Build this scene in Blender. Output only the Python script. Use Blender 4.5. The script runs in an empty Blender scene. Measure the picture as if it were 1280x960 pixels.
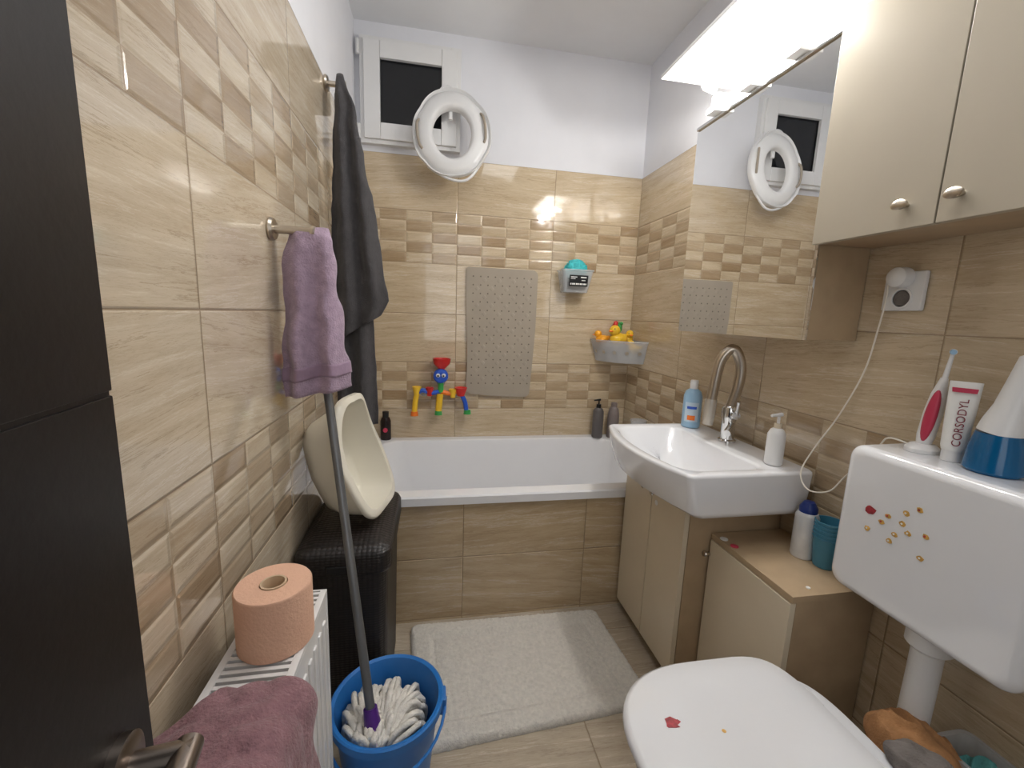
import bpy, bmesh, math, random
from mathutils import Vector, Matrix, noise
random.seed(3)
S = bpy.context.scene
COL = S.collection
V = Vector
PI = math.pi
# ------------------------------------------------------------------ camera
CAM = V((.355, 0, 1.178)); FPX = 530.0
FW = V((.183, .970, -.161)).normalized()
RT = V((.9834, -.179, .036)); RT = (RT - FW*RT.dot(FW)).normalized()
UP = RT.cross(FW)
cd = bpy.data.cameras.new('camera'); cam = bpy.data.objects.new('camera', cd); COL.objects.link(cam)
cd.sensor_width = 36; cd.lens = 36*FPX/1280; cd.clip_start = .01
m = Matrix((RT, UP, -FW)).transposed().to_4x4(); m.translation = CAM
cam.matrix_world = m; S.camera = cam
def W(u, v, x=None, y=None, z=None):
    d = FW + RT*((u-640)/FPX) + UP*((480-v)/FPX)
    if x is not None: t = (x-CAM.x)/d.x
    elif y is not None: t = (y-CAM.y)/d.y
    else: t = (z-CAM.z)/d.z
    return CAM + d*t
# ------------------------------------------------------------------ materials
def lin(c):
    return tuple((x/255/12.92) if x/255 <= .04045 else ((x/255+.055)/1.055)**2.4 for x in c) + (1,)
def pm(name, col, rough=.4, metal=0, var=.06, scale=8, bump=0, bscale=150, coat=0, trans=0, alpha=1, emit=0, sheen=0, spec=.5):
    m = bpy.data.materials.new(name); m.use_nodes = True
    nt = m.node_tree; N = nt.nodes; L = nt.links; b = N['Principled BSDF']
    tc = N.new('ShaderNodeTexCoord')
    nz = N.new('ShaderNodeTexNoise'); nz.inputs['Scale'].default_value = scale; nz.inputs['Detail'].default_value = 4
    L.new(tc.outputs['Object'], nz.inputs['Vector'])
    cr = N.new('ShaderNodeValToRGB'); c = lin(col)
    cr.color_ramp.elements[0].color = tuple(x*(1-var) for x in c[:3])+(1,)
    cr.color_ramp.elements[1].color = tuple(min(1, x*(1+var)) for x in c[:3])+(1,)
    cr.color_ramp.elements[0].position = .3; cr.color_ramp.elements[1].position = .7
    L.new(nz.outputs['Fac'], cr.inputs['Fac']); L.new(cr.outputs['Color'], b.inputs['Base Color'])
    b.inputs['Roughness'].default_value = rough; b.inputs['Metallic'].default_value = metal
    b.inputs['Coat Weight'].default_value = coat; b.inputs['Coat Roughness'].default_value = .08
    b.inputs['Transmission Weight'].default_value = trans; b.inputs['Alpha'].default_value = alpha
    b.inputs['Sheen Weight'].default_value = sheen; b.inputs['Specular IOR Level'].default_value = spec
    if emit:
        b.inputs['Emission Color'].default_value = c; b.inputs['Emission Strength'].default_value = emit
    if bump:
        n2 = N.new('ShaderNodeTexNoise'); n2.inputs['Scale'].default_value = bscale; n2.inputs['Detail'].default_value = 3
        L.new(tc.outputs['Object'], n2.inputs['Vector'])
        bp = N.new('ShaderNodeBump'); bp.inputs['Strength'].default_value = bump; bp.inputs['Distance'].default_value = .003
        L.new(n2.outputs['Fac'], bp.inputs['Height']); L.new(bp.outputs['Normal'], b.inputs['Normal'])
    return m
def tilemat(name, axis, u0, v0, mosaic=True, tw=.5, th=.25, light=(208, 194, 172), mid=(188, 170, 144), dark=(144, 121, 94), rough=.07, vaxis=2):
    m = bpy.data.materials.new(name); m.use_nodes = True
    nt = m.node_tree; N = nt.nodes; L = nt.links; b = N['Principled BSDF']
    def M(op, a, bb=None, c=None):
        n = N.new('ShaderNodeMath'); n.operation = op
        for i, s in enumerate((a, bb, c)):
            if s is None: continue
            if isinstance(s, (int, float)): n.inputs[i].default_value = s
            else: L.new(s, n.inputs[i])
        return n.outputs[0]
    def MIX(f, a, bb, t='MIX'):
        n = N.new('ShaderNodeMix'); n.data_type = 'RGBA'; n.blend_type = t
        for i, s in ((0, f), (6, a), (7, bb)):
            if isinstance(s, (int, float)): n.inputs[i].default_value = s
            elif isinstance(s, tuple): n.inputs[i].default_value = s
            else: L.new(s, n.inputs[i])
        return n.outputs[2]
    def CMB(a, bb, c):
        n = N.new('ShaderNodeCombineXYZ')
        for i, s in enumerate((a, bb, c)):
            if isinstance(s, (int, float)): n.inputs[i].default_value = s
            else: L.new(s, n.inputs[i])
        return n.outputs[0]
    tc = N.new('ShaderNodeTexCoord'); sp = N.new('ShaderNodeSeparateXYZ'); L.new(tc.outputs['Object'], sp.inputs[0])
    uu = sp.outputs[axis]; zz = sp.outputs[vaxis]
    Uc = M('DIVIDE', M('SUBTRACT', uu, u0), tw); Vc = M('DIVIDE', M('SUBTRACT', zz, v0), th)
    fu = M('FRACT', Uc); fv = M('FRACT', Vc); iu = M('FLOOR', Uc); iv = M('FLOOR', Vc)
    def edge(f, s): return M('MULTIPLY', M('MINIMUM', f, M('SUBTRACT', 1, f)), s)
    d = M('MINIMUM', edge(fu, tw), edge(fv, th))
    wn = N.new('ShaderNodeTexWhiteNoise'); wn.noise_dimensions = '2D'; L.new(CMB(iu, iv, 0), wn.inputs['Vector'])
    rnd = wn.outputs['Value']
    tilt = M('MULTIPLY', M('SUBTRACT', rnd, .45), 2.2)
    if mosaic:
        bu = M('MULTIPLY', Uc, 4); bv = M('MULTIPLY', Vc, 5)
        wb = N.new('ShaderNodeTexWhiteNoise'); wb.noise_dimensions = '2D'; L.new(CMB(M('FLOOR', bu), M('FLOOR', bv), 0), wb.inputs['Vector'])
        mos = M('ADD', M('COMPARE', iv, 6, .5), M('COMPARE', iv, 3, .5))
        off = M('ADD', M('MULTIPLY', rnd, 9), M('MULTIPLY', M('MULTIPLY', wb.outputs['Value'], mos), 5))
    else: off = M('MULTIPLY', rnd, 9)
    vv = M('ADD', M('MULTIPLY', zz, 9.5), M('MULTIPLY', uu, tilt))
    vec = CMB(M('ADD', M('MULTIPLY', uu, 1.3), off), M('ADD', vv, off), 0)
    n1 = N.new('ShaderNodeTexNoise'); n1.inputs['Scale'].default_value = 3.2; n1.inputs['Detail'].default_value = 10; n1.inputs['Roughness'].default_value = .72; n1.inputs['Distortion'].default_value = .08
    L.new(vec, n1.inputs['Vector'])
    cr = N.new('ShaderNodeValToRGB'); e = cr.color_ramp.elements
    e[0].position = .25; e[0].color = lin(mid); e[1].position = .55; e[1].color = lin(light)
    e2 = e.new(.80); e2.color = lin(tuple(min(255, x+10) for x in light))
    L.new(n1.outputs['Fac'], cr.inputs['Fac'])
    n2 = N.new('ShaderNodeTexNoise'); n2.inputs['Scale'].default_value = 1.7; n2.inputs['Detail'].default_value = 12; n2.inputs['Roughness'].default_value = .76; n2.inputs['Distortion'].default_value = .2
    L.new(CMB(M('ADD', M('MULTIPLY', uu, .8), off), M('MULTIPLY', M('ADD', vv, off), 1.4), 4.0), n2.inputs['Vector'])
    def band(c, w, s): return M('MULTIPLY', M('SUBTRACT', 1, M('MINIMUM', 1, M('MULTIPLY', M('ABSOLUTE', M('SUBTRACT', n2.outputs['Fac'], c)), w))), s)
    col = MIX(band(.43, 60, .55), cr.outputs['Color'], lin(dark))
    col = MIX(band(.50, 110, .30), col, lin(dark))
    col = MIX(band(.57, 60, .5), col, lin((234, 227, 212)))
    ss = N.new('ShaderNodeMapRange'); ss.interpolation_type = 'SMOOTHSTEP'; ss.inputs['From Max'].default_value = .004; L.new(d, ss.inputs['Value'])
    h = ss.outputs[0]
    if mosaic:
        fbu = M('FRACT', bu); fbv = M('FRACT', bv)
        db = M('MINIMUM', edge(fbu, tw/4), edge(fbv, th/5))
        chk = M('FLOORED_MODULO', M('ADD', M('FLOOR', bu), M('FLOOR', bv)), 2)
        amt = M('MULTIPLY', chk, M('ADD', .45, M('MULTIPLY', wb.outputs['Value'], .55)))
        dk = MIX(1.0, col, (.63, .55, .47, 1), 'MULTIPLY')
        bc = MIX(amt, col, dk)
        bc = MIX(M('MULTIPLY', M('LESS_THAN', db, .0009), .4), bc, lin((156, 136, 110)))
        col = MIX(mos, col, bc)
        s2 = N.new('ShaderNodeMapRange'); s2.interpolation_type = 'SMOOTHSTEP'; s2.inputs['From Max'].default_value = .009; L.new(db, s2.inputs['Value'])
        h = M('ADD', M('MULTIPLY', h, M('SUBTRACT', 1, mos)), M('MULTIPLY', s2.outputs[0], M('MULTIPLY', mos, .9)))
    col = MIX(M('MULTIPLY', M('LESS_THAN', d, .0013), .8), col, lin((146, 124, 98)))
    L.new(col, b.inputs['Base Color'])
    nw = N.new('ShaderNodeTexNoise'); nw.inputs['Scale'].default_value = 11; nw.inputs['Detail'].default_value = 1; L.new(tc.outputs['Object'], nw.inputs['Vector'])
    h = M('ADD', h, M('MULTIPLY', nw.outputs['Fac'], .5))
    bp = N.new('ShaderNodeBump'); bp.inputs['Strength'].default_value = .6; bp.inputs['Distance'].default_value = .003
    L.new(h, bp.inputs['Height']); L.new(bp.outputs['Normal'], b.inputs['Normal'])
    b.inputs['Roughness'].default_value = rough
    b.inputs['Coat Weight'].default_value = .5; b.inputs['Coat Roughness'].default_value = .04
    return m
Z0 = 1.918-2.0
M_tback = tilemat('tile_back', 0, .47, Z0, light=(204, 186, 157), mid=(182, 160, 128)); M_tside = tilemat('tile_side', 1, .741, Z0)
M_tright = tilemat('tile_right', 1, .741, Z0, light=(203, 186, 159), mid=(180, 160, 130))
M_tapron = tilemat('tile_apron', 0, -.25, .01, mosaic=False, tw=.485, light=(196, 175, 143), mid=(171, 147, 114))
M_floor = tilemat('tile_floor', 0, .2, .16, mosaic=False, tw=.6, th=.3, light=(182, 169, 150), mid=(158, 143, 122), dark=(120, 104, 84), rough=.3, vaxis=1)
M_paint = pm('wall_paint', (230, 231, 236), .7, bump=.08, var=.015)
M_ceil = pm('ceiling_paint', (232, 233, 235), .8, bump=.05, var=.015)
M_white = pm('white_enamel', (238, 239, 242), .12, coat=.5, var=.01)
M_ceram = pm('white_ceramic', (234, 235, 238), .1, coat=.6, var=.01)
M_wplast = pm('white_plastic', (230, 230, 230), .32, var=.02)
M_cream = pm('cream_door', (218, 205, 181), .25, var=.02)
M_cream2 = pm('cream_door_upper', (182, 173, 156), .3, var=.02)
M_tan = pm('tan_board', (178, 155, 125), .45, var=.08, scale=14)
M_chrome = pm('chrome', (215, 215, 215), .12, metal=1, var=.02)
M_nickel = pm('brushed_nickel', (196, 186, 172), .28, metal=1, var=.03)
M_dknick = pm('dull_nickel', (140, 130, 122), .3, metal=1, var=.03)
M_mirror = pm('mirror_silver', (242, 243, 244), .01, metal=1, var=0)
M_door = pm('dark_door_laminate', (17, 13, 14), .4, var=.15, scale=20, bump=.05, spec=.3)
M_black = pm('black_plastic', (18, 18, 20), .4)
M_glassn = pm('night_glass', (24, 26, 30), .06, var=.2, scale=3)
M_dgrey = pm('dark_grey_terry', (64, 62, 64), .95, bump=.9, bscale=350, sheen=.15, var=.15, scale=60)
M_lilac = pm('lilac_terry', (168, 146, 166), .95, bump=1, bscale=260, sheen=.2, var=.14, scale=60)
M_lilacd = pm('lilac_band', (154, 130, 152), .9, bump=.3, bscale=120, sheen=.2)
M_mauve = pm('mauve_terry', (138, 102, 108), .95, bump=1.0, bscale=240, sheen=.2, var=.18, scale=60)
M_peach = pm('peach_paper', (226, 182, 156), .9, bump=.4, bscale=200, var=.03)
M_card = pm('cardboard', (205, 180, 150), .9)
M_blue = pm('blue_plastic', (40, 116, 192), .35, var=.05)
M_mopw = pm('mop_cotton', (226, 222, 214), .95, bump=.8, bscale=250, var=.1, scale=60)
M_purple = pm('purple_plastic', (78, 34, 122), .35)
M_steelp = pm('grey_pole', (112, 114, 116), .35, metal=.5, var=.08)
M_ivory = pm('ivory_plastic', (230, 225, 210), .3, var=.02)
M_rug = pm('rug_pile', (217, 212, 203), .95, bump=1.0, bscale=260, sheen=.4, var=.1, scale=90)
M_mat = pm('grey_rubber', (164, 154, 140), .7, var=.05, spec=.3)
M_matdot = pm('rubber_dot', (112, 103, 92), .7, spec=.3)
M_clear = pm('clear_plastic', (225, 228, 232), .15, alpha=.38, var=.02)
M_teal = pm('teal_mesh', (60, 185, 190), .6, bump=1, bscale=120, var=.2, scale=50)
M_yel = pm('yellow_rubber', (240, 195, 50), .35, var=.04)
M_red = pm('red_plastic', (205, 36, 34), .3)
M_org = pm('orange_plastic', (238, 120, 36), .3)
M_green = pm('green_plastic', (60, 160, 80), .3)
M_cyanc = pm('blue_cup_plastic', (70, 136, 164), .3)
M_toyb = pm('toy_blue', (40, 90, 200), .3)
M_navy = pm('navy_cap', (26, 50, 120), .3)
M_grbot = pm('grey_bottle', (96, 92, 92), .3)
M_grbot2 = pm('taupe_bottle', (128, 118, 116), .3)
M_dkbot = pm('dark_bottle', (34, 20, 22), .25)
M_lblue = pm('light_blue_bottle', (150, 186, 214), .3)
M_lblue2 = pm('pale_blue_label', (196, 214, 230), .4)
M_label = pm('white_label', (235, 235, 232), .5)
M_gold = pm('gold_sticker', (206, 162, 84), .4, var=.25, scale=120)
M_redst = pm('red_sticker', (160, 50, 58), .5, var=.4, scale=120)
M_letter = pm('dark_red_ink', (120, 24, 44), .5, var=.05)
M_cable = pm('white_cable', (234, 228, 216), .4)
M_pink = pm('red_grip', (190, 56, 84), .4)
M_tealtank = pm('teal_water_tank', (14, 92, 140), .15, var=.1)
M_orcloth = pm('tan_cloth', (160, 116, 76), .95, bump=.9, bscale=220, var=.25, scale=30)
M_grcloth = pm('grey_cloth', (112, 106, 102), .95, bump=.8, bscale=240, var=.15, scale=40)
M_tealcl = pm('teal_cloth', (90, 160, 160), .95, bump=.8, bscale=200, var=.2, scale=40)
M_bulb = pm('lit_bulb', (255, 248, 238), .3, emit=30, var=0)
M_dark = pm('dark_gap', (20, 18, 18), .8)
M_rad = pm('radiator_enamel', (234, 234, 234), .25, var=.01)
M_canopy = pm('canopy_white', (250, 250, 250), .35, var=0)
def rattanmat():
    m = pm('dark_rattan', (30, 25, 24), .45, var=.2, scale=40)
    nt = m.node_tree; N = nt.nodes; L = nt.links; b = N['Principled BSDF']
    tc = N.new('ShaderNodeTexCoord'); mp = N.new('ShaderNodeMapping')
    mp.inputs['Scale'].default_value = (1, 1, 1.7)
    ck = N.new('ShaderNodeTexVoronoi'); ck.inputs['Scale'].default_value = 80; ck.inputs['Randomness'].default_value = .1
    L.new(tc.outputs['Object'], mp.inputs[0]); L.new(mp.outputs[0], ck.inputs['Vector'])
    cr = N.new('ShaderNodeValToRGB'); cr.color_ramp.elements[0].position = .1; cr.color_ramp.elements[0].color = lin((46, 38, 36)); cr.color_ramp.elements[1].position = .6; cr.color_ramp.elements[1].color = lin((16, 13, 13))
    L.new(ck.outputs['Distance'], cr.inputs['Fac']); L.new(cr.outputs['Color'], b.inputs['Base Color'])
    bp = N.new('ShaderNodeBump'); bp.inputs['Strength'].default_value = .8; bp.inputs['Distance'].default_value = .003; bp.invert = True
    L.new(ck.outputs['Distance'], bp.inputs['Height']); L.new(bp.outputs['Normal'], b.inputs['Normal'])
    return m
M_rattan = rattanmat()
# ------------------------------------------------------------------ mesh helpers
def nb(): return bmesh.new()
def box(bm, x0, x1, y0, y1, z0, z1, bev=0, seg=2, mi=0):
    vs = bmesh.ops.create_cube(bm, size=1)['verts']
    for v in vs:
        v.co = V(((x0+x1)/2+v.co.x*(x1-x0), (y0+y1)/2+v.co.y*(y1-y0), (z0+z1)/2+v.co.z*(z1-z0)))
    for f in {f for v in vs for f in v.link_faces}: f.material_index = mi
    if bev:
        es = list({e for v in vs for e in v.link_edges})
        bmesh.ops.bevel(bm, geom=es, offset=bev, segments=seg, affect='EDGES', profile=.5, clamp_overlap=True, material=mi)
    return bm
def loft(bm, rings, cap0=True, cap1=True, loop=False, mi=0):
    rv = [[bm.verts.new(p) for p in r] for r in rings]; n = len(rv[0]); fs = []
    pairs = list(zip(rv, rv[1:])) + ([(rv[-1], rv[0])] if loop else [])
    for a, b in pairs:
        for i in range(n):
            j = (i+1) % n; fs.append(bm.faces.new((a[i], a[j], b[j], b[i])))
    if not loop:
        if cap0: fs.append(bm.faces.new(rv[0][::-1]))
        if cap1: fs.append(bm.faces.new(rv[-1]))
    for f in fs: f.material_index = mi
    return bm
def rrect(x0, x1, y0, y1, r, z, k=6):
    out = []
    for (cx, cy, a) in ((x1-r, y1-r, 0), (x0+r, y1-r, 90), (x0+r, y0+r, 180), (x1-r, y0+r, 270)):
        for i in range(k+1):
            t = math.radians(a+90*i/k); out.append(V((cx+r*math.cos(t), cy+r*math.sin(t), z)))
    return out
def lathe(bm, prof, o=(0, 0, 0), axis=(0, 0, 1), n=28, mi=0, sx=1, sy=1):
    q = V((0, 0, 1)).rotation_difference(V(axis).normalized()); o = V(o)
    rings = [[o + q @ V((sx*max(r, .0003)*math.cos(2*PI*i/n), sy*max(r, .0003)*math.sin(2*PI*i/n), h)) for i in range(n)] for r, h in prof]
    return loft(bm, rings, mi=mi)
def spl(pts, k=6):
    pts = [V(p) for p in pts]; out = []
    for i in range(len(pts)-1):
        p0 = pts[max(i-1, 0)]; p1 = pts[i]; p2 = pts[i+1]; p3 = pts[min(i+2, len(pts)-1)]
        for j in range(k):
            t = j/k
            out.append(.5*((2*p1)+(p2-p0)*t+(2*p0-5*p1+4*p2-p3)*t*t+(3*p1-p0-3*p2+p3)*t**3))
    out.append(pts[-1]); return out
def tube(bm, pts, r, n=10, mi=0, k=0, loop=False):
    if k: pts = spl(pts, k)
    pts = [V(p) for p in pts]; rings = []; nrm = None
    N_ = len(pts)
    for i, p in enumerate(pts):
        if loop: t = (pts[(i+1) % N_]-pts[i-1]).normalized()
        else: t = (pts[min(i+1, N_-1)]-pts[max(i-1, 0)]).normalized()
        if nrm is None:
            a = V((0, 0, 1)) if abs(t.z) < .9 else V((1, 0, 0)); nrm = (a-t*a.dot(t)).normalized()
        else: nrm = (nrm-t*nrm.dot(t)).normalized()
        bn = t.cross(nrm); rr = r[i*len(r)//N_] if isinstance(r, (list, tuple)) else r
        rings.append([p+(nrm*math.cos(2*PI*j/n)+bn*math.sin(2*PI*j/n))*rr for j in range(n)])
    return loft(bm, rings, loop=loop, mi=mi)
def ball(bm, c, rx, ry=None, rz=None, mi=0, u=20, v=12, rot=None):
    ry = ry or rx; rz = rz or rx
    vs = bmesh.ops.create_uvsphere(bm, u_segments=u, v_segments=v, radius=1)['verts']
    for w in vs:
        q = V((w.co.x*rx, w.co.y*ry, w.co.z*rz))
        if rot: q = rot @ q
        w.co = q+V(c)
    for f in {f for w in vs for f in w.link_faces}: f.material_index = mi
    return bm
def plate(bm, pts, nrm, th, mi=0):
    nrm = V(nrm)
    return loft(bm, [[V(p) for p in pts], [V(p)+nrm*th for p in pts]], mi=mi)
def rootloc(p):
    while p.parent: p = p.parent
    return p.location
def obj(name, bm, mats, parent=None, loc=None, ang=38, label=None):
    bmesh.ops.recalc_face_normals(bm, faces=bm.faces[:])
    o_ = V(loc) if loc is not None else (rootloc(parent) if parent else V((0, 0, 0)))
    for v in bm.verts: v.co -= o_
    me = bpy.data.meshes.new(name); bm.to_mesh(me); bm.free()
    for mm in (mats if isinstance(mats, (list, tuple)) else [mats]): me.materials.append(mm)
    me.shade_smooth(); me.set_sharp_from_angle(angle=math.radians(ang))
    o = bpy.data.objects.new(name, me); COL.objects.link(o)
    if ang < 100:
        wm = o.modifiers.new('weighted', 'WEIGHTED_NORMAL'); wm.keep_sharp = True; wm.weight = 100
    if parent: o.parent = parent
    else: o.location = o_
    if label: o['label'] = label
    return o
def thing(name, label, cat, loc, group=None):
    o = bpy.data.objects.new(name, None); COL.objects.link(o); o.location = loc; o.empty_display_size = .05
    o['label'] = label; o['category'] = cat
    if group: o['group'] = group
    return o
def tag(o, label, cat, group=None):
    o['label'] = label; o['category'] = cat
    if group: o['group'] = group
    return o
def struct(o, label=None):
    o['kind'] = 'structure'
    if label: o['label'] = label
    return o
def text(body, size, c, xa, ya, mat, parent, name='lettering'):
    cu = bpy.data.curves.new('t', 'FONT'); cu.body = body; cu.size = size; cu.extrude = .0003
    cu.align_x = 'CENTER'; cu.align_y = 'CENTER'
    t = bpy.data.objects.new('t', cu); COL.objects.link(t); bpy.context.view_layer.update()
    me = bpy.data.meshes.new_from_object(t.evaluated_get(bpy.context.evaluated_depsgraph_get()))
    bpy.data.objects.remove(t)
    xa = V(xa).normalized(); ya = V(ya).normalized(); za = xa.cross(ya)
    mm = Matrix((xa, ya, za)).transposed().to_4x4(); mm.translation = V(c)-rootloc(parent)
    me.transform(mm); me.materials.clear(); me.materials.append(mat)
    o = bpy.data.objects.new(name, me); COL.objects.link(o); o.parent = parent
    return o
def drape(bm, secs, n=96, mi=0, jit=.003):
    rings = []
    for (cx, cy, cz, hw, ht, amp, k, ph, sl) in secs:
        r = []
        for i in range(n):
            t = 2*PI*i/n; c, s = math.cos(t), math.sin(t)
            p = V((cx+hw*c, cy+ht*s+amp*math.sin(k*c+ph), cz+sl*c))
            nn = noise.noise(p*18)*jit; n3 = noise.noise(p*40+V((5, 0, 0)))*jit*.6
            r.append(p+V((nn, nn+n3, nn)))
        rings.append(r)
    return loft(bm, rings, mi=mi)
def lerpsec(keys, n):
    out = []
    for j in range(n+1):
        t = j/n*(len(keys)-1); i = min(int(t), len(keys)-2); f = t-i
        out.append(tuple(a+(b-a)*f for a, b in zip(keys[i], keys[i+1])))
    return out
# ------------------------------------------------------------------ room shell
XR, YB, YF, ZC, ZT = 1.445, 2.25, -.5, 2.47, 1.918
b = nb(); box(b, -.1, XR+.1, YF-.1, YB+.1, -.1, 0); struct(obj('floor', b, M_floor))
b = nb(); box(b, -.1, XR+.1, YF-.1, YB+.1, ZC, ZC+.1); struct(obj('ceiling', b, M_ceil))
b = nb(); box(b, -.1, 0, YF-.1, YB+.1, 0, ZT); box(b, -.1, -.008, YF-.1, YB+.1, ZT, ZC, mi=1); struct(obj('wall_left', b, [M_tside, M_paint]))
b = nb(); box(b, XR, XR+.1, YF-.1, YB+.1, 0, ZT); box(b, XR+.006, XR+.1, YF-.1, YB+.1, ZT, ZC, mi=1); struct(obj('wall_right', b, [M_tright, M_paint]))
b = nb(); box(b, 0, XR, YB, YB+.1, 0, ZT)
for r in ((-.01, .05, ZT, ZC), (.445, XR+.01, ZT, ZC), (.05, .445, 2.36, ZC), (.05, .445, ZT, 1.975)):
    box(b, r[0], r[1], YB+.006, YB+.12, r[2], r[3], mi=1)
struct(obj('wall_back', b, [M_tback, M_paint]))
b = nb(); box(b, 0, .2, YF-.1, YF, 0, ZC); box(b, 1.02, XR, YF-.1, YF, 0, ZC); box(b, .2, 1.02, YF-.1, YF, 2.06, ZC); struct(obj('wall_front', b, M_paint))
b = nb(); box(b, .165, .205, YF-.11, YF+.015, 0, 2.1, .004); box(b, 1.015, 1.055, YF-.11, YF+.015, 0, 2.1, .004); box(b, .165, 1.055, YF-.11, YF+.015, 2.06, 2.1, .004)
struct(obj('trim_1', b, M_door), 'dark door frame')
# window
wn_ = thing('window_1', 'small white window with dark night pane above the tiles', 'window', (.247, YB, 1.94)); del wn_['category']; wn_['kind'] = 'structure'
x0, x1, z0, z1 = .018, .476, 1.945, 2.395
def frame(b, x0, x1, z0, z1, w, y0, y1, bev=.004):
    box(b, x0, x0+w, y0, y1, z0, z1, bev); box(b, x1-w, x1, y0, y1, z0, z1, bev)
    box(b, x0+w, x1-w, y0, y1, z0, z0+w, bev); box(b, x0+w, x1-w, y0, y1, z1-w, z1, bev)
b = nb(); frame(b, x0, x1, z0, z1, .045, 2.222, 2.30, .002); obj('window_frame', b, M_wplast, wn_)
b = nb(); frame(b, x0+.018, x1-.018, z0+.018, z1-.018, .072, 2.208, 2.26, .004); sash = obj('sash', b, M_wplast, wn_)
b = nb(); box(b, x0+.086, x1-.086, 2.232, 2.24, z0+.086, z1-.086); obj('pane', b, M_glassn, sash)
b = nb(); frame(b, x0+.086, x1-.086, z0+.086, z1-.086, .006, 2.226, 2.238, .001); obj('gasket', b, M_black, sash)
b = nb(); box(b, .412, .440, 2.198, 2.208, 2.13, 2.21, .004); tube(b, [(.426, 2.205, 2.17), (.426, 2.168, 2.17)], .009); tube(b, [(.426, 2.168, 2.175), (.426, 2.163, 2.06)], .010)
obj('window_handle', b, M_wplast, sash)
for zz in (1.99, 2.34):
    b = nb(); tube(b, [(.012, 2.214, zz-.03), (.012, 2.214, zz+.03)], .008); obj('hinge', b, M_wplast, wn_)
b = nb(); box(b, .0, .5, YB+.125, YB+.14, 1.9, 2.44); struct(obj('trim_2', b, M_black), 'dark night behind the window')
# door leaf (open, at left)
a8 = math.radians(8); dd = V((-math.sin(a8), math.cos(a8), 0)); nn_ = V((math.cos(a8), math.sin(a8), 0))
fe = V((.155, .306, 0)); hg = fe-dd*.8
dr = bpy.data.objects.new('door_1', None); COL.objects.link(dr); dr.location = hg; dr['kind'] = 'structure'; dr['label'] = 'dark brown door leaf standing open by the left wall'
DM = Matrix((dd, nn_, V((0, 0, 1)))).transposed().to_4x4(); DM.translation = hg
def dbm(fn):
    b = nb(); fn(b)
    b.transform(DM); return b
def leaf(b):
    box(b, .0, .8, -.04, 0, .02, 1.1185, .001); box(b, .0, .8, -.04, 0, 1.1215, 2.04, .001); box(b, .001, .799, -.039, -.0015, 1.10, 1.14)
obj('door_leaf', dbm(leaf), M_door, dr)
def lever(b):
    tube(b, [(.757, .0, .886), (.757, .040, .886)], .0085, 16); tube(b, [(.764, .036, .886), (.70, .038, .886), (.62, .036, .886)], .0085, 16)
    lathe(b, [(.0, 0), (.020, 0), (.020, .006), (.016, .008), (0, .008)], (.757, 0, .886), (0, 1, 0))
obj('lever_handle', dbm(lever), M_dknick, dr)
def lplate(b): box(b, .797, .8015, -.03, -.008, .80, .98, .001)
obj('latch_plate', dbm(lplate), M_nickel, dr)
# ------------------------------------------------------------------ bathtub
tb = thing('bathtub', 'white built-in bathtub with a beige tiled front along the window wall', 'bathtub', (.72, 1.87, 0))
b = nb(); y0 = 1.483
rings = [rrect(.002, XR-.002, y0, YB-.002, .012, .478), rrect(.002, XR-.002, y0, YB-.002, .012, .507), rrect(.006, XR-.006, y0+.005, YB-.005, .012, .513),
         rrect(.085, 1.335, y0+.062, YB-.05, .11, .513), rrect(.092, 1.328, y0+.070, YB-.058, .11, .507), rrect(.098, 1.32, y0+.078, YB-.064, .11, .48),
         rrect(.14, 1.29, y0+.10, YB-.085, .12, .25), rrect(.19, 1.26, y0+.13, YB-.115, .12, .15), rrect(.27, 1.2, y0+.2, YB-.18, .10, .12)]
loft(b, rings, cap0=False); obj('tub', b, M_white, tb)
b = nb(); box(b, .0, XR, 1.495, 1.525, 0, .482); obj('tiled_front', b, M_tapron, tb)
b = nb(); lathe(b, [(0, 0), (.022, 0), (.024, .003), (0, .004)], (1.1, 1.87, .1205)); obj('drain', b, M_chrome, tb)
# ------------------------------------------------------------------ rug
def rugmesh():
    b = nb(); nx, ny = 170, 110; c = [V((.275, 1.465, 0)), V((1.005, 1.455, 0)), V((1.035, 1.03, 0)), V((.32, .98, 0))]
    grid = {}
    for i in range(nx+1):
        for j in range(ny+1):
            u, v = i/nx, j/ny
            p = (c[3]*(1-u)+c[2]*u)*(1-v)+(c[0]*(1-u)+c[1]*u)*v
            du, dv = min(u, 1-u)*.71, min(v, 1-v)*.45
            rr = .03
            e = min(du, dv)
            if du < rr and dv < rr: e = rr-math.hypot(rr-du, rr-dv)
            z = .006 if e < 0 else .006+.016*min(1, e/.012)**.5
            g = abs(min(du, dv)-.075)
            if g < .016: z -= .012*(1-g/.016)
            if min(du, dv) > .085: z -= .005
            z += noise.noise(p*90)*.003+random.uniform(-.0018, .0018)
            if e < 0:
                p = p + ((c[0]+c[2])*.5-p)*.02
            grid[i, j] = b.verts.new(V((p.x+random.uniform(-.0012, .0012), p.y+random.uniform(-.0012, .0012), max(z, .001))))
    for i in range(nx):
        for j in range(ny): b.faces.new((grid[i, j], grid[i+1, j], grid[i+1, j+1], grid[i, j+1]))
    eb = [e for e in b.edges if e.is_boundary]
    r = bmesh.ops.extrude_edge_only(b, edges=eb)
    for v in [g for g in r['geom'] if isinstance(g, bmesh.types.BMVert)]: v.co.z = .0005
    return b
tag(obj('bath_rug', rugmesh(), M_rug, loc=(.66, 1.23, 0), ang=180), 'white fluffy bath rug with a recessed border on the floor before the tub', 'rug')
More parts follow.
